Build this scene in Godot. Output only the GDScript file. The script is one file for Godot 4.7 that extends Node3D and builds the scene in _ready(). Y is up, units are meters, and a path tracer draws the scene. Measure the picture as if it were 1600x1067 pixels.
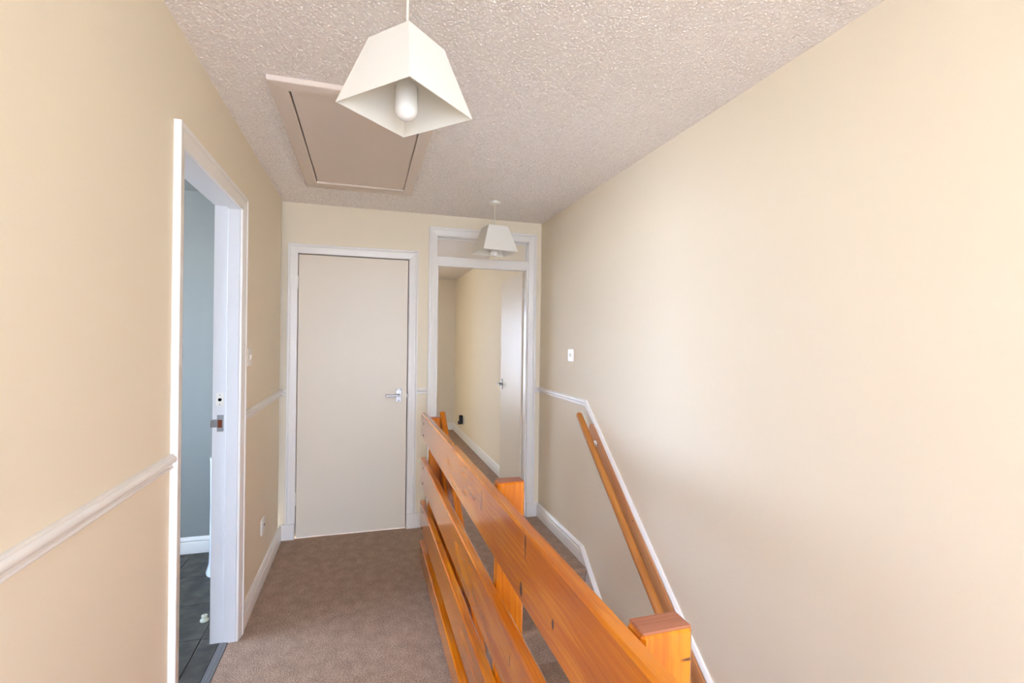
extends Node3D
# An upstairs landing: cream walls, white joinery, varnished pine balustrade beside a stair.
# Plan coordinates in the helpers: x to the right, y up, z away from the camera (Godot -z).

const XL := -0.556      # hall face of the left wall
const XR := 1.353       # face of the right wall
const ZF := 3.702       # hall face of the end wall
const H := 2.352        # ceiling height
const RISE := 0.1965
const GOING := 0.235
const STAIR_TOP := 2.775
const BACK := -2.0      # room face of the wall behind the camera

var M := {}
var rng := RandomNumberGenerator.new()
var used := {}

func _ready() -> void:
	rng.seed = 11
	# ---------------------------------------------------------------- camera
	var cam := Camera3D.new()
	cam.name = "camera"
	cam.keep_aspect = Camera3D.KEEP_HEIGHT
	cam.fov = 70.05
	cam.near = 0.02
	cam.far = 100.0
	cam.position = Vector3(0, 1.405, 0)
	cam.basis = Basis(Vector3.UP, deg_to_rad(-16.78)) * Basis(Vector3.RIGHT, deg_to_rad(-0.073)) * Basis(Vector3(0, 0, 1), deg_to_rad(0.739))
	add_child(cam)
	cam.current = true
	# ---------------------------------------------------------------- sky and exposure (overcast daylight through three windows and an added rooflight)
	var sm := ProceduralSkyMaterial.new()
	sm.sky_top_color = Color(0.755, 0.85, 1.0)
	sm.sky_horizon_color = Color(0.77, 0.86, 1.0)
	sm.ground_horizon_color = Color(0.75, 0.80, 0.89)
	sm.ground_bottom_color = Color(0.74, 0.79, 0.88)
	sm.sun_angle_max = 1.0
	var sky := Sky.new()
	sky.sky_material = sm
	var env := Environment.new()
	env.background_mode = Environment.BG_SKY
	env.sky = sky
	env.background_energy_multiplier = 1.0
	env.tonemap_mode = Environment.TONE_MAPPER_LINEAR
	env.tonemap_exposure = 29.8
	env.sdfgi_enabled = true
	env.ssao_enabled = true
	env.ssil_enabled = true
	var we := WorldEnvironment.new()
	we.name = "world_environment"
	we.environment = env
	add_child(we)

	make_materials()
	shell()
	left_doorway()
	cupboard_door()
	room_doorway()
	mouldings()
	staircase()
	balustrade()
	handrail()
	ceiling_hatch()
	pendant("pendant_lamp", Vector3(0.096, H, -1.304), deg_to_rad(-2.1), 0.030, true, "large near white square pendant lampshade with a capsule bulb showing inside")
	pendant("pendant_lamp", Vector3(0.838, H, -3.228), deg_to_rad(-37.8), 0.027, false, "small far cream square pendant lampshade hanging in front of the doorway fanlight")
	fittings()
	bathroom_things()

# ==================================================================== helpers
func V(x: float, y: float, z: float) -> Vector3:
	return Vector3(x, y, -z)

func numbered(n: String) -> String:
	if used.has(n):
		used[n] += 1
		return "%s_%03d" % [n, used[n] - 1]
	used[n] = 1
	return n

func mb() -> SurfaceTool:
	var st := SurfaceTool.new()
	st.begin(Mesh.PRIMITIVE_TRIANGLES)
	return st

func tri(st: SurfaceTool, a: Vector3, b: Vector3, c: Vector3, na: Vector3, nb: Vector3, nc: Vector3, ua := Vector2.ZERO, ub := Vector2.ZERO, uc := Vector2.ZERO) -> void:
	var g := (b - a).cross(c - a)
	if g.length() < 1e-12:
		return
	var flip := g.dot(na + nb + nc) > 0.0    # front faces run clockwise
	st.set_normal(na); st.set_uv(ua); st.add_vertex(a)
	if flip:
		st.set_normal(nc); st.set_uv(uc); st.add_vertex(c)
		st.set_normal(nb); st.set_uv(ub); st.add_vertex(b)
	else:
		st.set_normal(nb); st.set_uv(ub); st.add_vertex(b)
		st.set_normal(nc); st.set_uv(uc); st.add_vertex(c)

func quad(st: SurfaceTool, a: Vector3, b: Vector3, c: Vector3, d: Vector3, n: Vector3) -> void:
	tri(st, a, b, c, n, n, n)
	tri(st, a, c, d, n, n, n)

# box with chamfered edges, centred, then warped and moved; uv runs along the longest side
func cbox(st: SurfaceTool, size: Vector3, bev := 0.0, xf := Transform3D.IDENTITY, taper := 0.0, uvo := Vector2.ZERO) -> void:
	var h := size * 0.5
	var b: float = min(bev, min(h.x, min(h.y, h.z)) * 0.9)
	var long := 0
	if size.y > size.x and size.y >= size.z: long = 1
	elif size.z > size.x and size.z > size.y: long = 2
	var faces := []
	for ax in 3:
		for s in [-1.0, 1.0]:
			var u := (ax + 1) % 3
			var w := (ax + 2) % 3
			var q := []
			for k in [[-1, -1], [1, -1], [1, 1], [-1, 1]]:
				var p := Vector3.ZERO
				p[ax] = s * h[ax]; p[u] = k[0] * (h[u] - b); p[w] = k[1] * (h[w] - b)
				q.append(p)
			faces.append(q)
	if b > 0.0:
		for ax in 3:
			var u := (ax + 1) % 3
			var w := (ax + 2) % 3
			for su in [-1.0, 1.0]:
				for sw in [-1.0, 1.0]:
					var q := []
					for k in [[-1, 0], [1, 0], [1, 1], [-1, 1]]:
						var p := Vector3.ZERO
						p[ax] = k[0] * (h[ax] - b)
						p[u] = su * (h[u] - (b if k[1] == 0 else 0.0))
						p[w] = sw * (h[w] - (0.0 if k[1] == 0 else b))
						q.append(p)
					faces.append(q)
		for sx in [-1.0, 1.0]:
			for sy in [-1.0, 1.0]:
				for sz in [-1.0, 1.0]:
					var s := Vector3(sx, sy, sz)
					var q := []
					for ax in 3:
						var p := s * (h - Vector3(b, b, b))
						p[ax] = s[ax] * h[ax]
						q.append(p)
					faces.append(q)
	for q in faces:
		var uv := []
		var mid := Vector3.ZERO
		for p in q: mid += p
		var v1 := (long + 1) % 3
		var v2 := (long + 2) % 3
		var lead: int = v1 if abs(mid[v1]) / h[v1] < abs(mid[v2]) / h[v2] else v2
		var off: float = 0.37 if lead == v2 else 0.0
		for p in q:
			uv.append(Vector2(p[long] / 1.2, (p[lead] + (0.11 if mid[v1] > 0 else 0.0)) / 0.3 + off) + uvo)
		var w4 := []
		for p in q:
			var pp: Vector3 = p
			pp.y += (0.5 - pp.x / size.x) * taper * (pp.y / size.y + 0.5)    # top edge rises towards -x
			w4.append(xf * pp)
		var n: Vector3 = (w4[1] - w4[0]).cross(w4[2] - w4[0]).normalized()
		var cc: Vector3 = (w4[0] + w4[1] + w4[2]) / 3.0
		if n.dot(cc - xf * Vector3.ZERO) < 0.0: n = -n
		tri(st, w4[0], w4[1], w4[2], n, n, n, uv[0], uv[1], uv[2])
		if q.size() == 4:
			tri(st, w4[0], w4[2], w4[3], n, n, n, uv[0], uv[2], uv[3])

# box between two corners in plan coordinates
func bx(st: SurfaceTool, x0: float, x1: float, y0: float, y1: float, z0: float, z1: float, bev := 0.0) -> void:
	cbox(st, Vector3(abs(x1 - x0), abs(y1 - y0), abs(z1 - z0)), bev, Transform3D(Basis.IDENTITY, V((x0 + x1) / 2, (y0 + y1) / 2, (z0 + z1) / 2)))

# a closed profile (x = out of the wall, y = across) swept from a to b; ma, mb_ shift the ends along the run per unit across (mitres)
func sweep(st: SurfaceTool, prof: Array, a: Vector3, b: Vector3, out: Vector3, across: Vector3, ma := 0.0, mb_ := 0.0, oa := 0.0, ob := 0.0) -> void:
	var d := (b - a).normalized()
	var n := prof.size()
	var area := 0.0
	for i in n:
		var p: Vector2 = prof[i]
		var q: Vector2 = prof[(i + 1) % n]
		area += p.x * q.y - q.x * p.y
	var sn := 1.0 if area > 0.0 else -1.0
	var seg := []
	for i in n:
		var p: Vector2 = prof[i]
		var q: Vector2 = prof[(i + 1) % n]
		var e := (q - p).normalized()
		seg.append(Vector2(e.y, -e.x) * sn)
	var A := []
	var B := []
	for i in n:
		var p: Vector2 = prof[i]
		var o := out * p.x + across * p.y
		A.append(a + o + d * (ma * p.y + oa * p.x))
		B.append(b + o + d * (mb_ * p.y + ob * p.x))
	var ln := (b - a).length()
	var run := 0.0
	for i in n:
		var j := (i + 1) % n
		var s0: Vector2 = seg[i]
		var sp: Vector2 = seg[(i - 1 + n) % n]
		var s1: Vector2 = seg[j]
		var n0 := s0
		var n1 := s0
		if s0.dot(sp) > 0.75: n0 = (s0 + sp).normalized()
		if s0.dot(s1) > 0.75: n1 = (s0 + s1).normalized()
		var N0 := (out * n0.x + across * n0.y).normalized()
		var N1 := (out * n1.x + across * n1.y).normalized()
		var v0 := run / 0.3
		var pi: Vector2 = prof[i]
		var pj: Vector2 = prof[j]
		run += pi.distance_to(pj)
		var v1 := run / 0.3
		tri(st, A[i], B[i], B[j], N0, N0, N1, Vector2(0, v0), Vector2(ln / 1.2, v0), Vector2(ln / 1.2, v1))
		tri(st, A[i], B[j], A[j], N0, N1, N1, Vector2(0, v0), Vector2(ln / 1.2, v1), Vector2(0, v1))
	var pts := PackedVector2Array()
	for p in prof: pts.append(p)
	var ix := Geometry2D.triangulate_polygon(pts)
	for k in range(0, ix.size(), 3):
		tri(st, A[ix[k]], A[ix[k + 1]], A[ix[k + 2]], -d, -d, -d, pts[ix[k]], pts[ix[k + 1]], pts[ix[k + 2]])
		tri(st, B[ix[k]], B[ix[k + 1]], B[ix[k + 2]], d, d, d, pts[ix[k]], pts[ix[k + 1]], pts[ix[k + 2]])

# profile of (radius, height) turned about an axis
func lathe(st: SurfaceTool, prof: Array, at: Vector3, axis: Vector3, segs := 24) -> void:
	var y := axis.normalized()
	var x := y.cross(Vector3(0.31, 0.2, 0.93)).normalized()
	var z := x.cross(y)
	var run := 0.0
	for i in prof.size() - 1:
		var p: Vector2 = prof[i]
		var q: Vector2 = prof[i + 1]
		var e := (q - p).normalized()
		var n := Vector2(e.y, -e.x)
		var n0 := n
		var n1 := n
		if i > 0:
			var pp: Vector2 = prof[i - 1]
			var m := (p - pp).normalized()
			var mn := Vector2(m.y, -m.x)
			if mn.dot(n) > 0.7: n0 = (n + mn).normalized()
		if i < prof.size() - 2:
			var qq: Vector2 = prof[i + 2]
			var m := (qq - q).normalized()
			var mn := Vector2(m.y, -m.x)
			if mn.dot(n) > 0.7: n1 = (n + mn).normalized()
		var r1 := run + p.distance_to(q)
		for k in segs:
			var a0 := TAU * k / segs
			var a1 := TAU * (k + 1) / segs
			var c0 := x * cos(a0) + z * sin(a0)
			var c1 := x * cos(a1) + z * sin(a1)
			var P0 := at + c0 * p.x + y * p.y
			var P1 := at + c1 * p.x + y * p.y
			var Q0 := at + c0 * q.x + y * q.y
			var Q1 := at + c1 * q.x + y * q.y
			var u0 := k / float(segs) * 0.42
			var u1 := (k + 1) / float(segs) * 0.42
			tri(st, P0, Q0, Q1, c0 * n0.x + y * n0.y, c0 * n1.x + y * n1.y, c1 * n1.x + y * n1.y, Vector2(run / 1.2, u0), Vector2(r1 / 1.2, u0), Vector2(r1 / 1.2, u1))
			tri(st, P0, Q1, P1, c0 * n0.x + y * n0.y, c1 * n1.x + y * n1.y, c1 * n0.x + y * n0.y, Vector2(run / 1.2, u0), Vector2(r1 / 1.2, u1), Vector2(run / 1.2, u1))
		run = r1

func ray(t: float) -> Vector3:
	return Vector3(sin(t), 0, cos(t))

func disc_profile(r: float, t: float, b := 0.0015) -> Array:
	return [Vector2(0.0001, 0), Vector2(r, 0), Vector2(r, t - b), Vector2(r - b, t), Vector2(0.0001, t)]

func obj(called: String, st: SurfaceTool, mat: Material, parent: Node = null, xf := Transform3D.IDENTITY) -> MeshInstance3D:
	var o := MeshInstance3D.new()
	o.mesh = st.commit()
	o.material_override = mat
	o.transform = xf
	o.cast_shadow = GeometryInstance3D.SHADOW_CASTING_SETTING_ON
	if parent == null:
		o.name = numbered(called)
		add_child(o, true)
	else:
		o.name = called
		parent.add_child(o, true)
	return o

func tag(o: Node, label: String, category: String, group := "", kind := "") -> Node:
	o.set_meta("label", label)
	if category: o.set_meta("category", category)
	if group: o.set_meta("group", group)
	if kind: o.set_meta("kind", kind)
	return o

func thing(called: String, label: String, category: String, at := Vector3.ZERO, kind := "", group := "") -> Node3D:
	var o := Node3D.new()
	o.name = numbered(called)
	o.position = at
	add_child(o, true)
	tag(o, label, category, group, kind)
	return o

func struct(called: String, st: SurfaceTool, mat: Material, label: String, category: String) -> MeshInstance3D:
	var o := obj(called, st, mat)
	tag(o, label, category, "", "structure")
	return o

# ==================================================================== materials
func paint(c: Color, rough: float, spec := 0.5) -> StandardMaterial3D:
	var m := StandardMaterial3D.new()
	m.albedo_color = c
	m.roughness = rough
	m.metallic_specular = spec
	return m

func noise_img(n: int, freq: float, kind: int, oct: int, seed_: int) -> Image:
	var f := FastNoiseLite.new()
	f.noise_type = kind
	f.frequency = freq
	f.seed = seed_
	f.fractal_type = FastNoiseLite.FRACTAL_FBM if oct > 1 else FastNoiseLite.FRACTAL_NONE
	f.fractal_octaves = oct
	return f.get_seamless_image(n, n)

func normal_tex(img: Image, strength: float) -> ImageTexture:
	var b: Image = img.duplicate()
	b.convert(Image.FORMAT_RGBA8)
	b.bump_map_to_normal_map(strength)
	return ImageTexture.create_from_image(b)

func triplanar(m: StandardMaterial3D, per_metre: float) -> void:
	m.uv1_triplanar = true
	m.uv1_world_triplanar = true
	m.uv1_scale = Vector3(per_metre, per_metre, per_metre)

func wood_image(dark: Color, mid: Color, light: Color, knot: Color, seed_: int, knots: Array) -> ImageTexture:
	var w := 1024
	var h := 256
	var im := Image.create(w, h, false, Image.FORMAT_RGB8)
	var f := FastNoiseLite.new(); f.seed = seed_; f.frequency = 1.0; f.fractal_octaves = 2
	var g := FastNoiseLite.new(); g.seed = seed_ + 5; g.frequency = 1.0; g.fractal_octaves = 3
	for j in h:
		var v := j / float(h)
		for i in w:
			var u := i / float(w)
			var warp := 0.0
			var k := 0.0
			for q in knots:
				var du: float = (u - q.x) * 1.2
				var dv: float = (v - q.y) * 0.3
				var d2: float = sqrt(pow(du / q.z, 2) + pow(dv / q.w, 2))
				warp += exp(-d2 * d2 * 0.12) * q.z * 0.9 * signf(dv + 0.0001)
				k = max(k, smoothstep(1.0, 0.4, d2))
			# wrap smoothly along u by fading the low-frequency term at the ends
			var fade: float = smoothstep(0.0, 0.12, u) * smoothstep(1.0, 0.88, u)
			var lowv := f.get_noise_2d(u * 2.0, v * 3.0) * fade
			var ring := 0.5 + 0.5 * sin((v * 0.3 + warp + lowv * 0.02) * 420.0)
			ring = pow(ring, 1.6)
			var streak := g.get_noise_2d(sin(u * TAU) * 0.9, v * 46.0 + cos(u * TAU) * 0.6)
			var t: float = clamp(0.30 + 0.16 * ring + 0.24 * streak + 0.55 * lowv, 0.0, 1.0)
			var c: Color = light.lerp(mid, smoothstep(0.0, 0.5, t)).lerp(dark, smoothstep(0.5, 1.0, t))
			c = c.lerp(knot, k * 0.85)
			im.set_pixel(i, j, c)
	im.generate_mipmaps()
	return ImageTexture.create_from_image(im)

func make_materials() -> void:
	# plaster: faint roller texture
	var roller := noise_img(512, 0.03, FastNoiseLite.TYPE_SIMPLEX_SMOOTH, 3, 3)
	var roller_n := normal_tex(roller, 1.2)
	M.cream = paint(Color(0.95, 0.89, 0.782), 0.62, 0.35)
	M.cream.normal_enabled = true
	M.cream.normal_texture = roller_n
	M.cream.normal_scale = 0.25
	triplanar(M.cream, 1.6)
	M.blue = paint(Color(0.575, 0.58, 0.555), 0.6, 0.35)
	M.blue.normal_enabled = true
	M.blue.normal_texture = roller_n
	M.blue.normal_scale = 0.2
	triplanar(M.blue, 1.6)
	# ceiling: stippled texture coat
	M.artex = paint(Color(0.935, 0.89, 0.85), 0.28, 0.5)
	M.artex.normal_enabled = true
	M.artex.normal_texture = normal_tex(noise_img(512, 0.05, FastNoiseLite.TYPE_SIMPLEX_SMOOTH, 3, 9), 3.0)
	M.artex.normal_scale = 0.6
	triplanar(M.artex, 1.3)
	M.blob = paint(Color(0.935, 0.89, 0.85), 0.2, 0.6)
	M.ceiling_plain = paint(Color(0.935, 0.89, 0.85), 0.6, 0.4)
	# white gloss joinery
	M.white = paint(Color(0.945, 0.917, 0.875), 0.32, 0.5)
	M.dimmed_lining = paint(Color(0.87, 0.85, 0.83), 0.36, 0.5)  # joinery white greyed for the bathroom jamb, its weaker light put into the colour
	M.door_white = paint(Color(0.925, 0.87, 0.78), 0.38, 0.45)
	M.hatch = paint(Color(0.90, 0.83, 0.765), 0.5, 0.4)
	M.plastic = paint(Color(0.92, 0.89, 0.83), 0.3, 0.5)
	M.cord = paint(Color(0.93, 0.90, 0.83), 0.45, 0.4)
	M.black = paint(Color(0.03, 0.03, 0.035), 0.4, 0.5)
	M.dark_hole = paint(Color(0.05, 0.04, 0.035), 0.9, 0.2)
	M.metal = paint(Color(0.66, 0.64, 0.62), 0.40, 0.5)
	M.metal.metallic = 0.9
	M.aluminium = paint(Color(0.55, 0.55, 0.55), 0.5, 0.5)
	M.aluminium.metallic = 0.75
	M.raw_timber = paint(Color(0.45, 0.22, 0.12), 0.7, 0.3)
	M.porcelain = paint(Color(0.93, 0.95, 0.95), 0.15, 0.5)
	M.stopper = paint(Color(0.80, 0.79, 0.70), 0.5, 0.4)
	# wood
	var kn := [Vector4(0.13, 0.3, 0.003, 0.02), Vector4(0.35, 0.72, 0.004, 0.008), Vector4(0.47, 0.18, 0.003, 0.03), Vector4(0.62, 0.55, 0.005, 0.007), Vector4(0.81, 0.85, 0.0025, 0.025), Vector4(0.9, 0.32, 0.004, 0.006)]
	var kt := [Vector4(0.73, 0.18, 0.005, 0.038), Vector4(0.752, 0.855, 0.011, 0.022), Vector4(0.59, 0.94, 0.007, 0.011), Vector4(0.08, 0.1, 0.004, 0.03), Vector4(0.74, 0.37, 0.012, 0.006)]
	M.pine = paint(Color(1, 1, 1), 0.24, 0.35)
	M.pine.albedo_texture = wood_image(Color(0.66, 0.325, 0.03), Color(0.785, 0.42, 0.035), Color(0.885, 0.525, 0.055), Color(0.26, 0.10, 0.04), 21, kn)
	M.end_grain = paint(Color(1, 1, 1), 0.35, 0.5)
	M.end_grain.albedo_texture = wood_image(Color(0.50, 0.27, 0.17), Color(0.61, 0.35, 0.23), Color(0.69, 0.43, 0.31), Color(0.4, 0.2, 0.12), 71, [])
	M.pine.clearcoat_enabled = true
	M.pine.clearcoat = 0.7
	M.pine.clearcoat_roughness = 0.12
	M.pine_top = M.pine.duplicate()
	M.pine_top.albedo_texture = wood_image(Color(0.66, 0.325, 0.03), Color(0.785, 0.42, 0.035), Color(0.885, 0.525, 0.055), Color(0.26, 0.10, 0.04), 57, kt)
	var kr := [Vector4(0.2, 0.4, 0.006, 0.006), Vector4(0.55, 0.7, 0.005, 0.006), Vector4(0.8, 0.2, 0.007, 0.006)]
	M.rail_wood = paint(Color(1, 1, 1), 0.4, 0.5)
	M.board_wood = paint(Color(1, 1, 1), 0.4, 0.5)
	M.board_wood.albedo_texture = wood_image(Color(0.72, 0.47, 0.26), Color(0.84, 0.58, 0.36), Color(0.88, 0.64, 0.42), Color(0.30, 0.16, 0.08), 39, kr)
	M.rail_wood.albedo_texture = wood_image(Color(0.60, 0.35, 0.13), Color(0.74, 0.46, 0.19), Color(0.80, 0.53, 0.25), Color(0.25, 0.13, 0.07), 33, kr)
	# carpet: short loop pile, two tones of brown, fibres as relief
	var fine := noise_img(1024, 0.16, FastNoiseLite.TYPE_SIMPLEX, 2, 41)
	var tuft := noise_img(1024, 0.06, FastNoiseLite.TYPE_SIMPLEX, 2, 43)
	var patch := noise_img(1024, 0.006, FastNoiseLite.TYPE_SIMPLEX_SMOOTH, 3, 44)
	var ct := Image.create(1024, 1024, false, Image.FORMAT_RGB8)
	for j in 1024:
		for i in 1024:
			var t: float = clamp((fine.get_pixel(i, j).r - 0.5) * 1.1 + (tuft.get_pixel(i, j).r - 0.5) * 1.3 + 0.5 + (patch.get_pixel(i, j).r - 0.5) * 0.35, 0.0, 1.0)
			ct.set_pixel(i, j, Color(0.53, 0.425, 0.345).lerp(Color(0.84, 0.71, 0.60), t))
	M.carpet = paint(Color(1, 1, 1), 0.95, 0.1)
	M.carpet.albedo_texture = ImageTexture.create_from_image(ct)
	M.carpet.normal_enabled = true
	M.carpet.normal_texture = normal_tex(fine, 4.0)
	M.carpet.rim_enabled = true
	M.carpet.rim = 0.25
	M.carpet.rim_tint = 0.6
	triplanar(M.carpet, 1.9)
	# slate floor tiles
	var sl := noise_img(512, 0.012, FastNoiseLite.TYPE_SIMPLEX_SMOOTH, 5, 61)
	var sli := Image.create(512, 512, false, Image.FORMAT_RGB8)
	for j in 512:
		for i in 512:
			var t: float = clamp((sl.get_pixel(i, j).r - 0.5) * 1.8 + 0.5, 0.0, 1.0)
			sli.set_pixel(i, j, Color(0.215, 0.205, 0.185).lerp(Color(0.33, 0.315, 0.28), t))
	M.slate = paint(Color(1, 1, 1), 0.5, 0.5)
	M.slate.albedo_texture = ImageTexture.create_from_image(sli)
	M.slate.normal_enabled = true
	M.slate.normal_texture = normal_tex(sl, 2.0)
	M.slate.normal_scale = 0.5
	triplanar(M.slate, 1.4)
	M.grout = paint(Color(0.56, 0.55, 0.53), 0.9, 0.2)
	# lamp fabric and bulb
	M.shade = paint(Color(0.93, 0.905, 0.85), 0.85, 0.2)
	var weave := noise_img(256, 0.2, FastNoiseLite.TYPE_SIMPLEX, 1, 77)
	M.shade.normal_enabled = true
	M.shade.normal_texture = normal_tex(weave, 2.0)
	M.shade.normal_scale = 0.25
	M.shade.backlight_enabled = true
	M.shade.backlight = Color(0.25, 0.23, 0.18)
	triplanar(M.shade, 5.0)
	M.bulb = paint(Color(0.93, 0.91, 0.87), 0.12, 0.5)
	M.wire = paint(Color(0.85, 0.84, 0.8), 0.4, 0.5)
	# glass
	M.glass = StandardMaterial3D.new()
	M.glass.transparency = BaseMaterial3D.TRANSPARENCY_ALPHA
	M.glass.albedo_color = Color(0.97, 0.98, 0.98, 0.06)
	M.glass.roughness = 0.02
	M.glass.metallic_specular = 0.5

# ==================================================================== shell
func window_unit(n: String, label: String, xf: Transform3D, w: float, h: float, bars: int) -> void:
	# a framed window in its opening, centred, facing local z
	var o := thing(n, label, "window", Vector3.ZERO, "structure")
	var st := mb()
	var t := 0.05
	for s in [-1.0, 1.0]:
		cbox(st, Vector3(t, h, 0.06), 0.004, xf * Transform3D(Basis.IDENTITY, Vector3(s * (w - t) / 2, 0, 0)))
		cbox(st, Vector3(w - 2 * t, t, 0.06), 0.004, xf * Transform3D(Basis.IDENTITY, Vector3(0, s * (h - t) / 2, 0)))
	for k in bars:
		cbox(st, Vector3(0.05, h - 2 * t, 0.05), 0.004, xf * Transform3D(Basis.IDENTITY, Vector3(-w / 2 + w * (k + 1.0) / (bars + 1.0), 0, 0)))
	obj("window_frame", st, M.white, o)
	for k in bars + 1:
		var p := mb()
		var cw := w / (bars + 1.0)
		cbox(p, Vector3(cw - 0.06, h - 2 * t, 0.004), 0.0, xf * Transform3D(Basis.IDENTITY, Vector3(-w / 2 + cw * (k + 0.5), 0, 0)))
		obj("window_pane", p, M.glass, o)

func shell() -> void:
	var st := mb()
	# landing carpet, with rounded nosing at the head of the stair
	bx(st, XL, 0.40, -0.16, 0.0, BACK, ZF)
	bx(st, 0.40, XR, -0.16, 0.0, STAIR_TOP - 0.012, ZF)
	var nose := []
	for k in 9:
		var a := PI / 2 + PI * k / 8.0
		nose.append(Vector2(cos(a) * 0.02, -0.02 + sin(a) * 0.02))
	sweep(st, nose, V(0.40, 0, STAIR_TOP - 0.012), V(XR, 0, STAIR_TOP - 0.012), Vector3(0, 0, -1), Vector3.UP)
	bx(st, 0.5, 1.26, -0.16, 0.0, ZF, 3.805)
	bx(st, -0.62, XL, -0.16, 0.0, 1.73, 2.55)
	struct("floor", st, M.carpet, "brown carpeted landing floor between the left wall and the stair", "floor")
	st = mb()
	bx(st, -1.6, XR, -0.16, 0.0, 3.805, 7.6)
	bx(st, -1.3, 0.3, -0.16, 0.0, 7.6, 7.66)
	struct("floor", st, M.carpet, "brown carpeted floor of the room beyond the open doorway", "floor")
	st = mb()
	bx(st, 0.26, XR, -2.72, -2.556, BACK, 3.0)
	struct("floor", st, M.carpet, "brown carpeted floor at the foot of the stair", "floor")

	# left wall with the bathroom doorway (opening z 1.735..2.545, y 0..2.03)
	st = mb()
	bx(st, -0.66, XL, -0.16, H, BACK, 1.73)
	bx(st, -0.66, XL, -0.16, H, 2.55, 3.63)
	bx(st, -0.66, XL, 2.03, H, 1.73, 2.55)
	struct("wall_left", st, M.cream, "cream painted left wall pierced by the bathroom doorway", "wall")
	# end wall with cupboard door and room doorway
	st = mb()
	bx(st, -0.66, -0.485, 0, H, ZF, 3.80)
	bx(st, -0.485, 0.335, 2.03, H, ZF, 3.80)
	bx(st, 0.335, 0.485, 0, H, ZF, 3.80)
	bx(st, 0.485, 1.275, 2.225, H, ZF, 3.80)
	bx(st, 1.275, XR, 0, H, ZF, 3.80)
	struct("wall_end", st, M.cream, "cream end wall holding the flush door and the doorway with fanlight", "wall")
	st = mb()
	bx(st, XR, 1.47, -2.72, H, BACK - 0.12, 7.72)
	struct("wall_right", st, M.cream, "long cream right wall above the stair", "wall")
	# wall behind the camera with the landing window
	st = mb()
	var wy0 := 0.30; var wy1 := 2.25; var wx0 := -0.50; var wx1 := 0.85
	bx(st, -0.66, wx0, -2.72, H, BACK - 0.12, BACK)
	bx(st, wx1, XR, -2.72, H, BACK - 0.12, BACK)
	bx(st, wx0, wx1, -2.72, wy0, BACK - 0.12, BACK)
	bx(st, wx0, wx1, wy1, H, BACK - 0.12, BACK)
	struct("wall_back", st, M.cream, "cream wall behind the camera with the landing window", "wall")
	window_unit("window_1", "white framed landing window behind the camera", Transform3D(Basis.IDENTITY, V((wx0 + wx1) / 2, (wy0 + wy1) / 2, BACK - 0.08)), wx1 - wx0, wy1 - wy0, 1)
	# wall under the landing edge, beside the stair
	st = mb()
	bx(st, 0.26, 0.355, -2.556, -0.16, BACK, 3.0)
	bx(st, 0.355, XR, -2.556, -0.16, 2.9, 3.0)
	struct("wall_stair", st, M.cream, "cream wall of the stairwell below the landing edge", "wall")
	# room beyond: left wall, end wall with a recessed window
	st = mb()
	bx(st, -1.72, -1.6, 0, H, 3.80, 7.72)
	bx(st, -1.72, -0.66, 0, H, 3.68, 3.80)
	bx(st, -1.6, -1.55, 0, H, 7.6, 7.72)
	bx(st, 0.0, XR, 0, H, 7.6, 7.72)
	bx(st, -1.55, 0.0, 0, 0.4, 7.6, 7.72)
	bx(st, -1.55, 0.0, 2.0, H, 7.6, 7.72)
	# deep dormer recess around the window
	bx(st, -1.65, -1.55, 0.3, 2.3, 7.72, 8.9)
	bx(st, 0.0, 0.1, 0.3, 2.3, 7.72, 8.9)
	bx(st, -1.55, 0.0, 0.3, 0.4, 7.72, 8.9)
	bx(st, -1.55, 0.0, 2.0, 2.3, 7.72, 8.9)
	struct("wall_room", st, M.cream, "cream walls of the room beyond the open doorway", "wall")
	window_unit("window_2", "white framed window of the room beyond the doorway", Transform3D(Basis.IDENTITY, V(-0.775, 1.2, 8.84)), 1.55, 1.6, 1)
	# bathroom walls
	st = mb()
	bx(st, -2.5, -0.66, -0.16, H, 3.63, 3.68)
	bx(st, -2.5, -0.66, -0.16, H, 0.7, 0.8)
	bx(st, -2.6, -2.5, -0.16, 0.95, 0.7, 3.68)
	bx(st, -2.6, -2.5, 2.1, H, 0.7, 3.68)
	bx(st, -2.6, -2.5, 0.95, 2.1, 0.7, 1.5)
	bx(st, -2.6, -2.5, 0.95, 2.1, 3.1, 3.68)
	struct("wall_bathroom", st, M.blue, "pale blue grey bathroom walls seen through the left doorway", "wall")
	window_unit("window_3", "white framed bathroom window outside the view", Transform3D(Basis(Vector3.UP, PI / 2), V(-2.55, 1.525, 2.3)), 1.6, 1.15, 1)
	# tiled bathroom floor: every tile a piece of its own
	st = mb()
	bx(st, -2.5, -0.62, -0.16, -0.008, 0.8, 3.63)
	var fl := struct("floor", st, M.grout, "slate tiled bathroom floor with pale grout lines", "floor")
	var shared := {}
	for i in 6:
		for j in 9:
			var x1: float = min(-0.712 + 0.341 - i * 0.341, -0.622)
			var x0: float = max(-0.712 - i * 0.341, -2.498)
			var z1: float = min(3.607 - j * 0.3425, 3.628)
			if j == 0: z1 = 3.607
			var z0: float = max(3.265 - j * 0.3425, 0.802)
			if x1 - x0 < 0.03 or z1 - z0 < 0.03: continue
			var key := "%.3f_%.3f" % [x1 - x0, z1 - z0]
			if not shared.has(key):
				var tb := mb()
				cbox(tb, Vector3(x1 - x0 - 0.006, 0.012, z1 - z0 - 0.006), 0.002)
				shared[key] = tb.commit()
			var t := MeshInstance3D.new()
			t.mesh = shared[key]
			t.material_override = M.slate
			t.name = "tile"
			t.position = V((x0 + x1) / 2, -0.006 + rng.randf_range(-0.0008, 0.0008), (z0 + z1) / 2)
			fl.add_child(t, true)
	# ceilings: the hall with a hole for the hatch
	st = mb()
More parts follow.
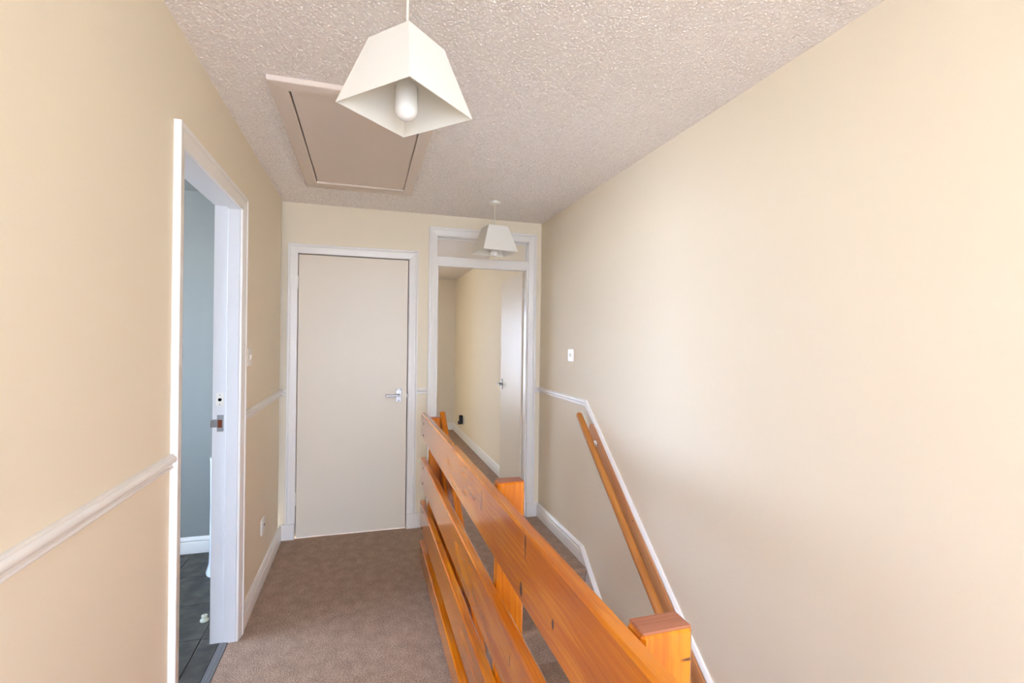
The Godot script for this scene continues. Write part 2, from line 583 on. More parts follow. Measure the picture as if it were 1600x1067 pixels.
	bx(st, -0.66, -0.30, H, H + 0.12, 1.0, 3.75)
	bx(st, 0.235, 1.47, H, H + 0.12, 1.0, 3.75)
	bx(st, -0.30, 0.235, H, H + 0.12, 1.0, 1.99)
	# round the rooflight added behind the camera for light from above
	bx(st, -0.66, 0.0, H, H + 0.12, BACK - 0.12, 1.0)
	bx(st, 0.70, 1.47, H, H + 0.12, BACK - 0.12, 1.0)
	bx(st, 0.0, 0.70, H, H + 0.12, -1.15, 1.0)
	bx(st, 0.0, 0.70, H, H + 0.12, BACK - 0.12, -1.80)
	bx(st, -0.30, 0.235, H, H + 0.12, 3.137, 3.75)
	stipple(struct("ceiling", st, M.artex, "pinkish white stippled ceiling of the landing", "ceiling"))
	st = mb()
	bx(st, -1.72, 1.47, H, H + 0.12, 3.75, 7.72)
	struct("ceiling", st, M.ceiling_plain, "plain ceiling of the room beyond the doorway", "ceiling")
	st = mb()
	bx(st, -2.6, -0.66, H, H + 0.12, 0.7, 3.68)
	struct("ceiling", st, M.blue, "pale ceiling of the bathroom behind the left doorway", "ceiling")
	window_unit("window_4", "added white framed rooflight, unseen behind the camera, for light from above", Transform3D(Basis(Vector3.RIGHT, PI / 2), V(0.35, H + 0.085, -1.475)), 0.7, 0.65, 0)  # invented opening, lets sky in overhead in place of bounced flash
	# loft space over the hatch
	st = mb()
	bx(st, -0.36, 0.30, H + 0.45, H + 0.5, 1.93, 3.2)
	bx(st, -0.36, -0.30, H + 0.12, H + 0.45, 1.93, 3.2)
	bx(st, 0.235, 0.30, H + 0.12, H + 0.45, 1.93, 3.2)
	bx(st, -0.30, 0.235, H + 0.12, H + 0.45, 1.93, 1.99)
	bx(st, -0.30, 0.235, H + 0.12, H + 0.45, 3.137, 3.2)
	struct("wall_loft", st, M.raw_timber, "brown timber sides of the loft opening above the hatch", "wall")

# the stipple of the textured coating: tens of thousands of little blobs of plaster
func stipple(ceiling: Node3D) -> void:
	var st := mb()
	var pr := [Vector2(1.0, 0.0), Vector2(0.86, 0.34), Vector2(0.55, 0.66), Vector2(0.0001, 0.8)]
	lathe(st, pr, Vector3.ZERO, Vector3.DOWN, 7)
	var mesh := st.commit()
	var r := RandomNumberGenerator.new()
	r.seed = 5
	var places: Array[Transform3D] = []
	var step := 0.0090
	var nx := int((XR - XL) / step)
	var nz := int((ZF - 0.75) / step)
	for i in nx:
		for j in nz:
			var x := XL + 0.006 + (i + r.randf_range(-0.15, 0.95)) * step
			var z := 0.75 + (j + r.randf_range(-0.15, 0.95)) * step
			var rad := r.randf_range(0.0020, 0.0042)
			var turn := r.randf() * TAU
			var long := r.randf_range(1.0, 1.7)
			var high := r.randf_range(0.4, 0.75)
			if r.randf() < 0.12 or x > XR - 0.006 or z > ZF - 0.006: continue
			if x > -0.357 and x < 0.283 and z > 1.929 and z < 3.233: continue
			var b := Basis(Vector3.UP, turn).scaled_local(Vector3(rad * long, rad * high, rad))
			places.append(Transform3D(b, V(x, H + 0.0002, z)))
	var mm := MultiMesh.new()
	mm.transform_format = MultiMesh.TRANSFORM_3D
	mm.mesh = mesh
	mm.instance_count = places.size()
	for i in places.size(): mm.set_instance_transform(i, places[i])
	var o := MultiMeshInstance3D.new()
	o.name = "stipple"
	o.multimesh = mm
	o.material_override = M.blob
	o.set_meta("kind", "stuff")
	ceiling.add_child(o, true)

# ==================================================================== joinery profiles
func architrave() -> Array:   # x out, y from the outer edge towards the opening
	return [Vector2(0, 0), Vector2(0.019, 0), Vector2(0.0205, 0.0015), Vector2(0.0205, 0.010), Vector2(0.0185, 0.0125), Vector2(0.0155, 0.0135), Vector2(0.0155, 0.017),
		Vector2(0.0168, 0.020), Vector2(0.0168, 0.024), Vector2(0.0150, 0.032), Vector2(0.0128, 0.042), Vector2(0.0110, 0.052), Vector2(0.0105, 0.060), Vector2(0.009, 0.063), Vector2(0.006, 0.064), Vector2(0, 0.064)]

func dado() -> Array:         # x out, y up
	return [Vector2(0, 0), Vector2(0.007, 0), Vector2(0.0095, 0.002), Vector2(0.010, 0.0045), Vector2(0.009, 0.007), Vector2(0.006, 0.009), Vector2(0.006, 0.017), Vector2(0.011, 0.0185),
		Vector2(0.016, 0.0205), Vector2(0.0185, 0.0245), Vector2(0.019, 0.029), Vector2(0.0175, 0.034), Vector2(0.014, 0.038), Vector2(0.012, 0.039), Vector2(0.012, 0.042), Vector2(0.009, 0.0435), Vector2(0, 0.0435)]

func skirting() -> Array:
	return [Vector2(0, 0), Vector2(0.018, 0), Vector2(0.018, 0.070), Vector2(0.0165, 0.0725), Vector2(0.0135, 0.074), Vector2(0.0135, 0.077), Vector2(0.0155, 0.080), Vector2(0.0155, 0.083), Vector2(0.013, 0.089), Vector2(0.0095, 0.095), Vector2(0.0075, 0.100), Vector2(0.005, 0.103), Vector2(0, 0.104)]

# architrave round an opening on a plane. org: bottom of the opening's left edge, right: along the wall, out: off the wall
func architrave_set(parent: Node, left_foot: Vector3, right_foot: Vector3, h: float, out: Vector3) -> void:
	var r := (right_foot - left_foot).normalized()
	var up := Vector3.UP
	var w := 0.064
	var st := mb()
	sweep(st, architrave(), left_foot - r * w, left_foot - r * w + up * (h + w), out, r, 0.0, -1.0)
	obj("architrave", st, M.white, parent)
	st = mb()
	sweep(st, architrave(), right_foot + r * w, right_foot + r * w + up * (h + w), out, -r, 0.0, -1.0)
	obj("architrave", st, M.white, parent)
	st = mb()
	sweep(st, architrave(), left_foot - r * w + up * (h + w), right_foot + r * w + up * (h + w), out, -up, 1.0, -1.0)
	obj("architrave", st, M.white, parent)

# ==================================================================== doorways
func left_doorway() -> void:
	var d := thing("door_3", "white lined bathroom doorway in the left wall, its door out of sight", "doorway", V(XL, 0, 2.13), "structure")
	var o := Transform3D(Basis.IDENTITY, -d.position)
	var st := mb()
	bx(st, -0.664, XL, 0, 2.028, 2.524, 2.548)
	obj("door_lining", st, M.dimmed_lining, d, o)
	st = mb()
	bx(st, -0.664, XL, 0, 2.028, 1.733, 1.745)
	obj("door_lining", st, M.dimmed_lining, d, o)
	st = mb()
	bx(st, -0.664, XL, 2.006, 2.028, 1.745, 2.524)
	obj("door_lining", st, M.dimmed_lining, d, o)
	st = mb()
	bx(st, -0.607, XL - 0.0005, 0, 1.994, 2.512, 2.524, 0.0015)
	obj("door_stop", st, M.dimmed_lining, d, o)
	st = mb()
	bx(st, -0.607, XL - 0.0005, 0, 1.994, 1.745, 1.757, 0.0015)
	obj("door_stop", st, M.dimmed_lining, d, o)
	st = mb()
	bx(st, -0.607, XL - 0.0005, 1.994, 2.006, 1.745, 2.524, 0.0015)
	obj("door_stop", st, M.dimmed_lining, d, o)
	architrave_set(d, V(XL, 0.0, 1.757) - d.position, V(XL, 0.0, 2.514) - d.position, 1.994, Vector3(1, 0, 0))
	# strike plate with its hole, and the keep below it
	st = mb()
	bx(st, -0.650, -0.618, 1.088, 1.148, 2.5225, 2.524, 0.0006)
	var sp := obj("strike_plate", st, M.plastic, d, o)
	st = mb()
	lathe(st, disc_profile(0.0075, 0.0012, 0.0003), V(-0.634, 1.118, 2.5225), V(0, 0, -1), 16)
	obj("latch_hole", st, M.dark_hole, sp)
	for y in [1.140, 1.096]:
		st = mb()
		lathe(st, disc_profile(0.003, 0.001, 0.0004), V(-0.634, y, 2.5225), V(0, 0, -1), 10)
		obj("screw", st, M.metal, sp)
	st = mb()
	bx(st, -0.645, -0.618, 0.972, 1.048, 2.5225, 2.5245, 0.0006)
	bx(st, -0.668, -0.645, 0.992, 1.028, 2.520, 2.523, 0.001)
	bx(st, -0.674, -0.666, 0.994, 1.022, 2.516, 2.524, 0.002)
	var kp := obj("bolt_keep", st, M.metal, d, o)
	st = mb()
	bx(st, -0.642, -0.624, 0.990, 1.026, 2.5218, 2.523, 0.0002)
	obj("mortise", st, M.raw_timber, kp)

	st = mb()
	# ribbed cover strip between tile and carpet
	var prof := [Vector2(-0.019, 0), Vector2(0.019, 0), Vector2(0.017, 0.0035), Vector2(0.009, 0.0055), Vector2(0.007, 0.0045), Vector2(0.005, 0.006), Vector2(-0.005, 0.006), Vector2(-0.007, 0.0045), Vector2(-0.009, 0.0055), Vector2(-0.017, 0.0035)]
	sweep(st, prof, V(-0.605, 0.0, 1.757), V(-0.605, 0.0, 2.512), Vector3(1, 0, 0), Vector3.UP)
	var ts := obj("threshold_strip", st, M.aluminium)
	tag(ts, "silver metal threshold strip between the slate tiles and the brown carpet", "threshold strip")

func lever(parent: Node, at: Vector3, along: Vector3, out: Vector3) -> void:
	# plate, two screws on top and one below, lever pointing along
	var up := Vector3.UP
	var b := Basis(along, up, out)
	var st := mb()
	cbox(st, Vector3(0.042, 0.098, 0.006), 0.002, Transform3D(b, at + out * 0.003))
	var pl := obj("handle_plate", st, M.metal, parent)
	for s in [Vector2(-0.012, 0.040), Vector2(0.012, 0.040), Vector2(0.0, -0.040)]:
		st = mb()
		lathe(st, disc_profile(0.0042, 0.001, 0.0003), at + along * s.x + up * s.y + out * 0.006, out, 12)
		obj("screw", st, M.dark_hole, pl)
	st = mb()
	lathe(st, [Vector2(0.0001, 0.0), Vector2(0.011, 0.0), Vector2(0.011, 0.006), Vector2(0.008, 0.009), Vector2(0.008, 0.036), Vector2(0.006, 0.041), Vector2(0.0001, 0.042)], at + out * 0.006, out, 18)
	cbox(st, Vector3(0.098, 0.016, 0.011), 0.004, Transform3D(b, at + along * 0.043 + out * 0.040))
	cbox(st, Vector3(0.018, 0.016, 0.026), 0.004, Transform3D(b, at + along * 0.088 + out * 0.033))
	obj("lever_handle", st, M.metal, parent)

func hinge(parent: Node, at: Vector3, mat: Material) -> void:
	var st := mb()
	for k in 3:
		lathe(st, [Vector2(0.0001, 0), Vector2(0.0055, 0.0), Vector2(0.0055, 0.029), Vector2(0.0001, 0.029)], at + Vector3(0, -0.045 + k * 0.0302, 0), Vector3.UP, 12)
	obj("hinge", st, mat, parent)

func cupboard_door() -> void:
	var d := thing("door_1", "closed flush white door with a lever handle in the end wall", "door", V(-0.075, 0, ZF), "structure")
	var o := Transform3D(Basis.IDENTITY, -d.position)
	var st := mb()
	bx(st, -0.4515, 0.3015, 0.001, 1.9935, ZF - 0.001, ZF + 0.036, 0.0015)
	obj("door_leaf", st, M.door_white, d, o)
	for s in [[-0.483, -0.4575], [0.3075, 0.333]]:
		st = mb()
		bx(st, s[0], s[1], 0, 2.028, ZF - 0.001, ZF + 0.098)
		obj("door_lining", st, M.white, d, o)
	st = mb()
	bx(st, -0.4575, 0.3075, 2.0, 2.028, ZF - 0.001, ZF + 0.098)
	obj("door_lining", st, M.white, d, o)
	st = mb()
	bx(st, -0.4575, -0.44, 0, 2.0, ZF + 0.038, ZF + 0.065)
	bx(st, 0.29, 0.3075, 0, 2.0, ZF + 0.038, ZF + 0.065)
	bx(st, -0.44, 0.29, 1.983, 2.0, ZF + 0.038, ZF + 0.065)
	bx(st, -0.44, 0.29, 0, 0.012, ZF + 0.038, ZF + 0.065)
	obj("door_stop", st, M.raw_timber, d, o)
	architrave_set(d, V(-0.455, 0.10, ZF) - d.position, V(0.310, 0.10, ZF) - d.position, 1.902, Vector3(0, 0, 1))
	for s in [[-0.540, -0.4585], [0.309, 0.392]]:
		st = mb()
		bx(st, s[0], s[1], 0, 0.108, ZF - 0.024, ZF, 0.002)
		obj("plinth_block", st, M.white, d, o)
	hinge(d, V(-0.4555, 1.795, ZF - 0.004) - d.position, M.white)
	hinge(d, V(-0.4555, 0.278, ZF - 0.004) - d.position, M.white)
	lever(d, V(0.243, 0.992, ZF - 0.001) - d.position, Vector3(-1, 0, 0), Vector3(0, 0, 1))
	st = mb()
	bx(st, 0.301, 0.3085, 0.975, 1.0, ZF - 0.002, ZF + 0.01, 0.0005)
	obj("latch", st, M.metal, d, o)

func room_doorway() -> void:
	var d := thing("door_2", "white framed doorway with glazed fanlight, its door standing open into the next room", "doorway", V(0.88, 0, ZF), "structure")
	var o := Transform3D(Basis.IDENTITY, -d.position)
	var st := mb()
	for s in [[0.487, 0.515], [1.245, 1.273]]:
		st = mb()
		bx(st, s[0], s[1], 0, 2.218, ZF - 0.001, 3.802)
		obj("door_lining", st, M.white, d, o)
	st = mb()
	bx(st, 0.515, 1.245, 2.192, 2.218, ZF - 0.001, 3.802)
	obj("door_lining", st, M.white, d, o)
	st = mb()
	bx(st, 0.515, 1.245, 1.980, 2.040, ZF - 0.001, 3.802, 0.002)
	obj("transom_bar", st, M.white, d, o)
	# planted stops
	for s in [[0.515, 0.527], [1.233, 1.245]]:
		st = mb()
		bx(st, s[0], s[1], 0, 1.980, ZF + 0.004, 3.762, 0.001)
		obj("door_stop", st, M.white, d, o)
	st = mb()
	bx(st, 0.527, 1.233, 1.968, 1.980, ZF + 0.004, 3.762, 0.001)
	obj("door_stop", st, M.white, d, o)
	# glazing beads and the fanlight pane
	st = mb()
	bx(st, 0.515, 1.245, 2.180, 2.192, ZF + 0.052, ZF + 0.066, 0.002)
	bx(st, 0.515, 1.245, 2.040, 2.050, ZF + 0.052, ZF + 0.066, 0.002)
	bx(st, 0.515, 0.523, 2.050, 2.180, ZF + 0.052, ZF + 0.066, 0.002)
	bx(st, 1.237, 1.245, 2.050, 2.180, ZF + 0.052, ZF + 0.066, 0.002)
	obj("glazing_bead", st, M.white, d, o)
	st = mb()
	bx(st, 0.516, 1.244, 2.041, 2.191, ZF + 0.047, ZF + 0.051)
	obj("fanlight_pane", st, M.glass, d, o)
	architrave_set(d, V(0.517, 0.10, ZF) - d.position, V(1.246, 0.10, ZF) - d.position, 2.094, Vector3(0, 0, 1))
	for s in [[0.435, 0.516], [1.247, 1.331]]:
		st = mb()
		bx(st, s[0], s[1], 0, 0.108, ZF - 0.024, ZF, 0.002)
		obj("plinth_block", st, M.white, d, o)
	# the door itself, opened square into the room
	var lx := Transform3D(Basis(Vector3.UP, deg_to_rad(-2.0)), V(1.228, 0, 3.806) - d.position)
	st = mb()
	cbox(st, Vector3(0.036, 1.955, 0.715), 0.0015, Transform3D(Basis.IDENTITY, Vector3(0.018, 0.99, -0.3575)))
	var leaf := obj("door_leaf", st, M.door_white, d, lx)
	lever(leaf, Vector3(0.0, 0.995, -0.655), Vector3(0, 0, 1), Vector3(-1, 0, 0))
	for y in [1.79, 0.24]:
		st = mb()
		bx(st, 0.003, 0.033, y - 0.045, y + 0.045, -0.0025, 0.0005, 0.0006)
		for k in 3:
			lathe(st, [Vector2(0.0001, 0), Vector2(0.005, 0.0), Vector2(0.005, 0.029), Vector2(0.0001, 0.029)], Vector3(0.037, y - 0.045 + k * 0.0302, 0.001), Vector3.UP, 12)
		obj("hinge", st, M.white, leaf)

# ==================================================================== mouldings
func mouldings() -> void:
	var R := Vector3(1, 0, 0)
	var L := Vector3(-1, 0, 0)
	var T := Vector3(0, 0, 1)     # towards the camera
	var st := mb()
	sweep(st, dado(), V(XL, 1.009, BACK), V(XL, 1.009, 1.692), R, Vector3.UP)
	struct("trim_1", st, M.white, "white dado rail on the left wall nearer than the bathroom doorway", "dado rail")
	st = mb()
	sweep(st, dado(), V(XL, 1.003, 2.579), V(XL, 1.003, ZF), R, Vector3.UP, 0, 0, 0, -1)
	sweep(st, dado(), V(XL, 1.003, ZF), V(-0.519, 1.003, ZF), T, Vector3.UP, 0, 0, 1, 0)
	struct("trim_2", st, M.white, "short white dado rail on the left wall beyond the bathroom doorway", "dado rail")
	st = mb()
	sweep(st, dado(), V(0.374, 0.999, ZF), V(0.453, 0.999, ZF), T, Vector3.UP)
	struct("trim_3", st, M.white, "tiny piece of white dado rail between the two end wall doors", "dado rail")
	# right wall: level, then down with the stair
	st = mb()
	sweep(st, dado(), V(1.310, 0.994, ZF), V(XR, 0.994, ZF), T, Vector3.UP, 0, 0, 0, -1)
	var kz := 2.835
	var ang := atan(0.836)
	var mt := tan(ang / 2.0)
	sweep(st, dado(), V(XR, 0.994, ZF), V(XR, 0.994, kz), L, Vector3.UP, 0, mt, 1, 0)
	var dn := Vector3(0, -sin(ang), cos(ang))
	var up2 := Vector3(0, cos(ang), sin(ang))
	sweep(st, dado(), V(XR, 0.994, kz), V(XR, 0.994, kz) + dn * 4.2, L, up2, -mt, 0)
	struct("trim_4", st, M.white, "white dado rail on the right wall, level then sloping down the stair", "dado rail")

	st = mb()
	sweep(st, skirting(), V(XL, 0, BACK), V(XL, 0, 1.693), R, Vector3.UP)
	sweep(st, skirting(), V(XL, 0, 2.578), V(XL, 0, ZF), R, Vector3.UP)
	struct("baseboard_left", st, M.white, "white moulded skirting along the left wall of the landing", "skirting board")
	st = mb()
	sweep(st, skirting(), V(0.392, 0, ZF), V(0.435, 0, ZF), T, Vector3.UP)
	sweep(st, skirting(), V(1.331, 0, ZF), V(XR, 0, ZF), T, Vector3.UP)
	struct("baseboard_end", st, M.white, "short white skirting pieces on the end wall beside the door frames", "skirting board")
	st = mb()
	sweep(st, skirting(), V(XR, 0, ZF), V(XR, 0, 2.84), L, Vector3.UP)
	struct("baseboard_right", st, M.white, "white moulded skirting on the right wall at the head of the stair", "skirting board")
	st = mb()
	sweep(st, skirting(), V(XR, 0, 3.81), V(XR, 0, 7.6), L, Vector3.UP)
	sweep(st, skirting(), V(0.25, 0, 7.6), V(XR, 0, 7.6), T, Vector3.UP)
	struct("baseboard_room", st, M.white, "white skirting in the room beyond the open doorway", "skirting board")
	st = mb()
	sweep(st, skirting(), V(-2.5, 0, 3.63), V(-0.66, 0, 3.63), T, Vector3.UP)
	struct("baseboard_bathroom", st, M.white, "white skirting at the foot of the blue bathroom wall", "skirting board")

# ==================================================================== stair
func staircase() -> void:
	var s := thing("staircase", "carpeted stair going down along the right wall behind the pine balustrade", "stairs", V(0.85, -2.556, STAIR_TOP - 13 * GOING), "structure")
	var o := Transform3D(Basis.IDENTITY, -s.position)
	for k in range(1, 13):
		var y := -RISE * k
		var z1 := STAIR_TOP - GOING * (k - 1)
		var z0 := STAIR_TOP - GOING * k
		var st := mb()
		bx(st, 0.356, XR - 0.022, y - 0.04, y, z0 + 0.008, z1 + 0.02)
		var nose := []
		for q in 9:
			var a := PI / 2 + PI * q / 8.0
			nose.append(Vector2(cos(a) * 0.02, -0.02 + sin(a) * 0.02))
		sweep(st, nose, V(0.356, y, z0 + 0.008), V(XR - 0.022, y, z0 + 0.008), Vector3(0, 0, -1), Vector3.UP)
		obj("tread", st, M.carpet, s, o)
	for k in 13:
		var y := -RISE * k
		var z := STAIR_TOP - GOING * k
		var st := mb()
		bx(st, 0.356, XR - 0.022, y - RISE, y - 0.038, z, z + 0.03)
		obj("riser", st, M.carpet, s, o)
	# white string boards on the wall side and under the landing edge
	var ang := atan(RISE / GOING)
	var dn := Vector3(0, -sin(ang), cos(ang))
	var up2 := Vector3(0, cos(ang), sin(ang))
	var prof := [Vector2(0, -0.30), Vector2(0.022, -0.30), Vector2(0.022, -0.014), Vector2(0.020, -0.012), Vector2(0.026, -0.010), Vector2(0.030, -0.004), Vector2(0.028, 0.003), Vector2(0.022, 0.006), Vector2(0, 0.006)]
	var st2 := mb()
	sweep(st2, prof, V(XR, 0.098, 2.842), V(XR, 0.098, 2.842) + dn * 4.0, Vector3(-1, 0, 0), up2, -tan(ang / 2.0), 0)
	obj("string_board", st2, M.white, s, o)

# ==================================================================== balustrade
func balustrade() -> void:
	var b := thing("balustrade", "varnished orange pine balustrade of four wide boards on posts along the stair", "balustrade", V(0.40, 0, 1.4))
	var o := Transform3D(Basis.IDENTITY, -b.position)
	var zf := 3.06
	var zn := -0.22
	var ln := zf - zn
	var yaw := atan(0.0053)
	var t := 0.033
	# bottom, top at the far end, top at the near end
	var rows := [[0.803, 0.952, 0.990], [0.516, 0.676, 0.680], [0.250, 0.410, 0.414], [0.050, 0.160, 0.135]]
	for i in 4:
		var r = rows[i]
		var hh: float = r[1] - r[0]
		var yc: float = (r[1] + r[0]) / 2
		var d1: float = r[2] - r[1]
		var st := mb()
		# local x runs away from the camera, y up, z towards the landing side
		cbox(st, Vector3(ln, hh, t), 0.005, Transform3D.IDENTITY, d1, Vector2(0.31 * i + 0.05, 0.23 * i))
		var xm := 0.339 + (zf - (zf + zn) / 2) * 0.0053 + t / 2
		var bs := Basis(Vector3(0, 0, -1), Vector3.UP, Vector3(1, 0, 0)).rotated(Vector3.UP, yaw)
		obj("rail_board", st, M.pine_top if i == 0 else M.pine, b, Transform3D(bs, V(xm, yc, (zf + zn) / 2) - b.position))
	# posts on the stair side: far end, middle, near, and one behind the camera
	for p in [[2.928, 0.371, 0.438, 0.940], [1.408, 0.381, 0.464, 0.985], [0.633, 0.3845, 0.471, 0.985], [-0.142, 0.3885, 0.474, 0.985]]:
		var st := mb()
		var hgt: float = p[3] + 0.30
		cbox(st, Vector3(p[2] - p[1], hgt, 0.046), 0.006, Transform3D(Basis.IDENTITY, V((p[1] + p[2]) / 2, p[3] - hgt / 2, p[0]) - b.position), 0.0, Vector2(p[0], p[0] * 0.7))
		var post := obj("newel_post", st, M.pine, b)
		st = mb()
		cbox(st, Vector3(p[2] - p[1] - 0.004, 0.0045, 0.042), 0.002, Transform3D(Basis.IDENTITY, V((p[1] + p[2]) / 2, p[3], p[0]) - b.position), 0.0, Vector2(p[0], p[0] * 0.7))
		obj("end_grain", st, M.end_grain, post)
	# dark countersunk screws in pairs at the far end of each board
	for y in [0.905, 0.835, 0.640, 0.548, 0.375, 0.280, 0.130, 0.080]:
		var st := mb()
		lathe(st, disc_profile(0.0065, 0.0012, 0.0004), V(0.3398, y, 2.93), Vector3(-1, 0, 0), 12)
		obj("screw", st, M.dark_hole, b, o)
	# boards sloping down beside the treads, on the stair side of the posts
	var s := atan(0.72)
	var dn := Vector3(0, -sin(s), cos(s))
	var up2 := Vector3(0, cos(s), sin(s))
	for i in 3:
		var st := mb()
		var w := 0.145
		var ch := 0.005
		var th := 0.033
		var prof := [Vector2(ch, 0), Vector2(th - ch, 0), Vector2(th, ch), Vector2(th, w - ch), Vector2(th - ch, w), Vector2(ch, w), Vector2(0, w - ch), Vector2(0, ch)]
		var x0 := 0.4395
		# plumb cut at the top end
		sweep(st, prof, V(x0, 0.790 - 0.265 * i, 2.96), V(x0, 0.790 - 0.265 * i, 2.96) + dn * (4.0 - i * 0.2), Vector3(1, 0, 0), up2, -0.72, 0.0)
		obj("sloping_board", st, M.pine, b, o)

func handrail() -> void:
	var hr := thing("stair_handrail", "round wooden handrail on a flat backing board along the right wall", "handrail", V(XR, 0, 2.8))
	var o := Transform3D(Basis.IDENTITY, -hr.position)
	var s := atan(0.860)
	var dn := Vector3(0, -sin(s), cos(s))
	var up2 := Vector3(0, cos(s), sin(s))
	var st := mb()
	var r := 0.0205
	var ln := 3.6
	var pr := []
	for k in 7: pr.append(Vector2(max(0.0001, r * sin(PI / 2 * k / 6.0)), r - r * cos(PI / 2 * k / 6.0)))
	for k in 7: pr.append(Vector2(max(0.0001, r * cos(PI / 2 * k / 6.0)), ln - r + r * sin(PI / 2 * k / 6.0)))
	lathe(st, pr, V(1.285, 0.958, 2.802), dn, 28)
	obj("rail", st, M.rail_wood, hr, o)
	# backing board with a rounded top end
	st = mb()
	var w := 0.092
	var poly := []
	for k in 13:
		var a := PI * k / 12.0
		poly.append(Vector2(w / 2 + cos(a) * w / 2, w * 0.9 - sin(a) * w * 0.9))
	poly.append(Vector2(0, ln)); poly.append(Vector2(w, ln))
	var out := Vector3(-1, 0, 0)
	var base := V(XR, 0.929 - 0.092 * 0.758, 2.707 + 0.092 * 0.652)
	var pts := PackedVector2Array(poly)
	var ix := Geometry2D.triangulate_polygon(pts)
	var th := 0.022
	for k in range(0, ix.size(), 3):
		var q := []
		for m in 3:
			var p: Vector2 = pts[ix[k + m]]
			q.append(base + up2 * p.x + dn * p.y)
		tri(st, q[0] + out * th, q[1] + out * th, q[2] + out * th, out, out, out, Vector2(pts[ix[k]].y / 1.2, pts[ix[k]].x / 0.3 + 0.45), Vector2(pts[ix[k + 1]].y / 1.2, pts[ix[k + 1]].x / 0.3 + 0.45), Vector2(pts[ix[k + 2]].y / 1.2, pts[ix[k + 2]].x / 0.3 + 0.45))
		tri(st, q[0], q[1], q[2], -out, -out, -out)
	for k in poly.size():
		var p: Vector2 = poly[k]
		var q: Vector2 = poly[(k + 1) % poly.size()]
		var e := (q - p).normalized()
		var n2 := Vector2(-e.y, e.x)
		var mid := (p + q) / 2 - Vector2(w / 2, ln / 2 if abs(e.y) > 0.9 else mid_y(p, q, w, ln))
		if n2.dot(mid) < 0: n2 = -n2
		var n := (up2 * n2.x + dn * n2.y).normalized()
		var P := base + up2 * p.x + dn * p.y
		var Q := base + up2 * q.x + dn * q.y
		tri(st, P, Q, Q + out * th, n, n, n, Vector2(p.y / 1.2, 0.5), Vector2(q.y / 1.2, 0.5), Vector2(q.y / 1.2, 0.57))
		tri(st, P, Q + out * th, P + out * th, n, n, n, Vector2(p.y / 1.2, 0.5), Vector2(q.y / 1.2, 0.57), Vector2(p.y / 1.2, 0.57))
	obj("backing_board", st, M.board_wood, hr, o)
	# white cranked brackets
	for k in [0.20, 1.35, 2.5]:
		st = mb()
		var c: Vector3 = V(1.285, 0.958, 2.802) + dn * k
		var wall_pt := Vector3(XR - th, c.y - 0.035, c.z)
		lathe(st, disc_profile(0.021, 0.005, 0.001), wall_pt, out, 18)
		lathe(st, [Vector2(0.0001, 0), Vector2(0.006, 0), Vector2(0.006, 0.048), Vector2(0.0001, 0.048)], wall_pt, out, 12)
		var e := wall_pt + out * 0.046
		lathe(st, [Vector2(0.0001, 0), Vector2(0.006, 0), Vector2(0.006, (c - e).length() - r + 0.004), Vector2(0.0001, (c - e).length() - r + 0.004)], e, c - e, 12)
		obj("bracket", st, M.plastic, hr, o)

func mid_y(p: Vector2, q: Vector2, w: float, ln: float) -> float:
	return w / 2 if (p.y + q.y) / 2 < w else ln / 2

# ==================================================================== loft hatch
func ceiling_hatch() -> void:
	var h := thing("loft_hatch", "square white loft hatch with a flat frame in the ceiling behind the near lamp", "loft hatch", V(-0.035, H, 2.57))
	var o := Transform3D(Basis.IDENTITY, -h.position)
	var x0 := -0.352; var x1 := 0.278; var z0 := 1.934; var z1 := 3.228
	var a0 := -0.287; var a1 := 0.221; var c0 := 2.004; var c1 := 3.123
	var t := 0.019
	# frame boards, mitred, slightly eased on the outside
	var corners := [[V(x0, H, z0), V(x1, H, z0), Vector3(0, 0, -1), a0 - x0, x1 - a1, c0 - z0], [V(x1, H, z1), V(x0, H, z1), Vector3(0, 0, 1), x1 - a1, a0 - x0, z1 - c1],
		[V(x0, H, z1), V(x0, H, z0), Vector3(1, 0, 0), z1 - c1, c0 - z0, a0 - x0], [V(x1, H, z0), V(x1, H, z1), Vector3(-1, 0, 0), c0 - z0, z1 - c1, x1 - a1]]
	for c in corners:
		var st := mb()
		var w: float = c[5]
		var prof := [Vector2(0, 0), Vector2(t - 0.004, 0), Vector2(t - 0.001, 0.002), Vector2(t, 0.005), Vector2(t, w - 0.002), Vector2(t - 0.002, w), Vector2(0, w)]
		sweep(st, prof, c[0], c[1], Vector3.DOWN, c[2], c[3] / w, -c[4] / w)
		obj("frame_board", st, M.hatch, h, o)
	var st := mb()
	bx(st, a0 + 0.0055, a1 - 0.003, H - 0.011, H + 0.004, c0 + 0.003, c1 - 0.001, 0.001)
	obj("hatch_panel", st, M.hatch, h, o)

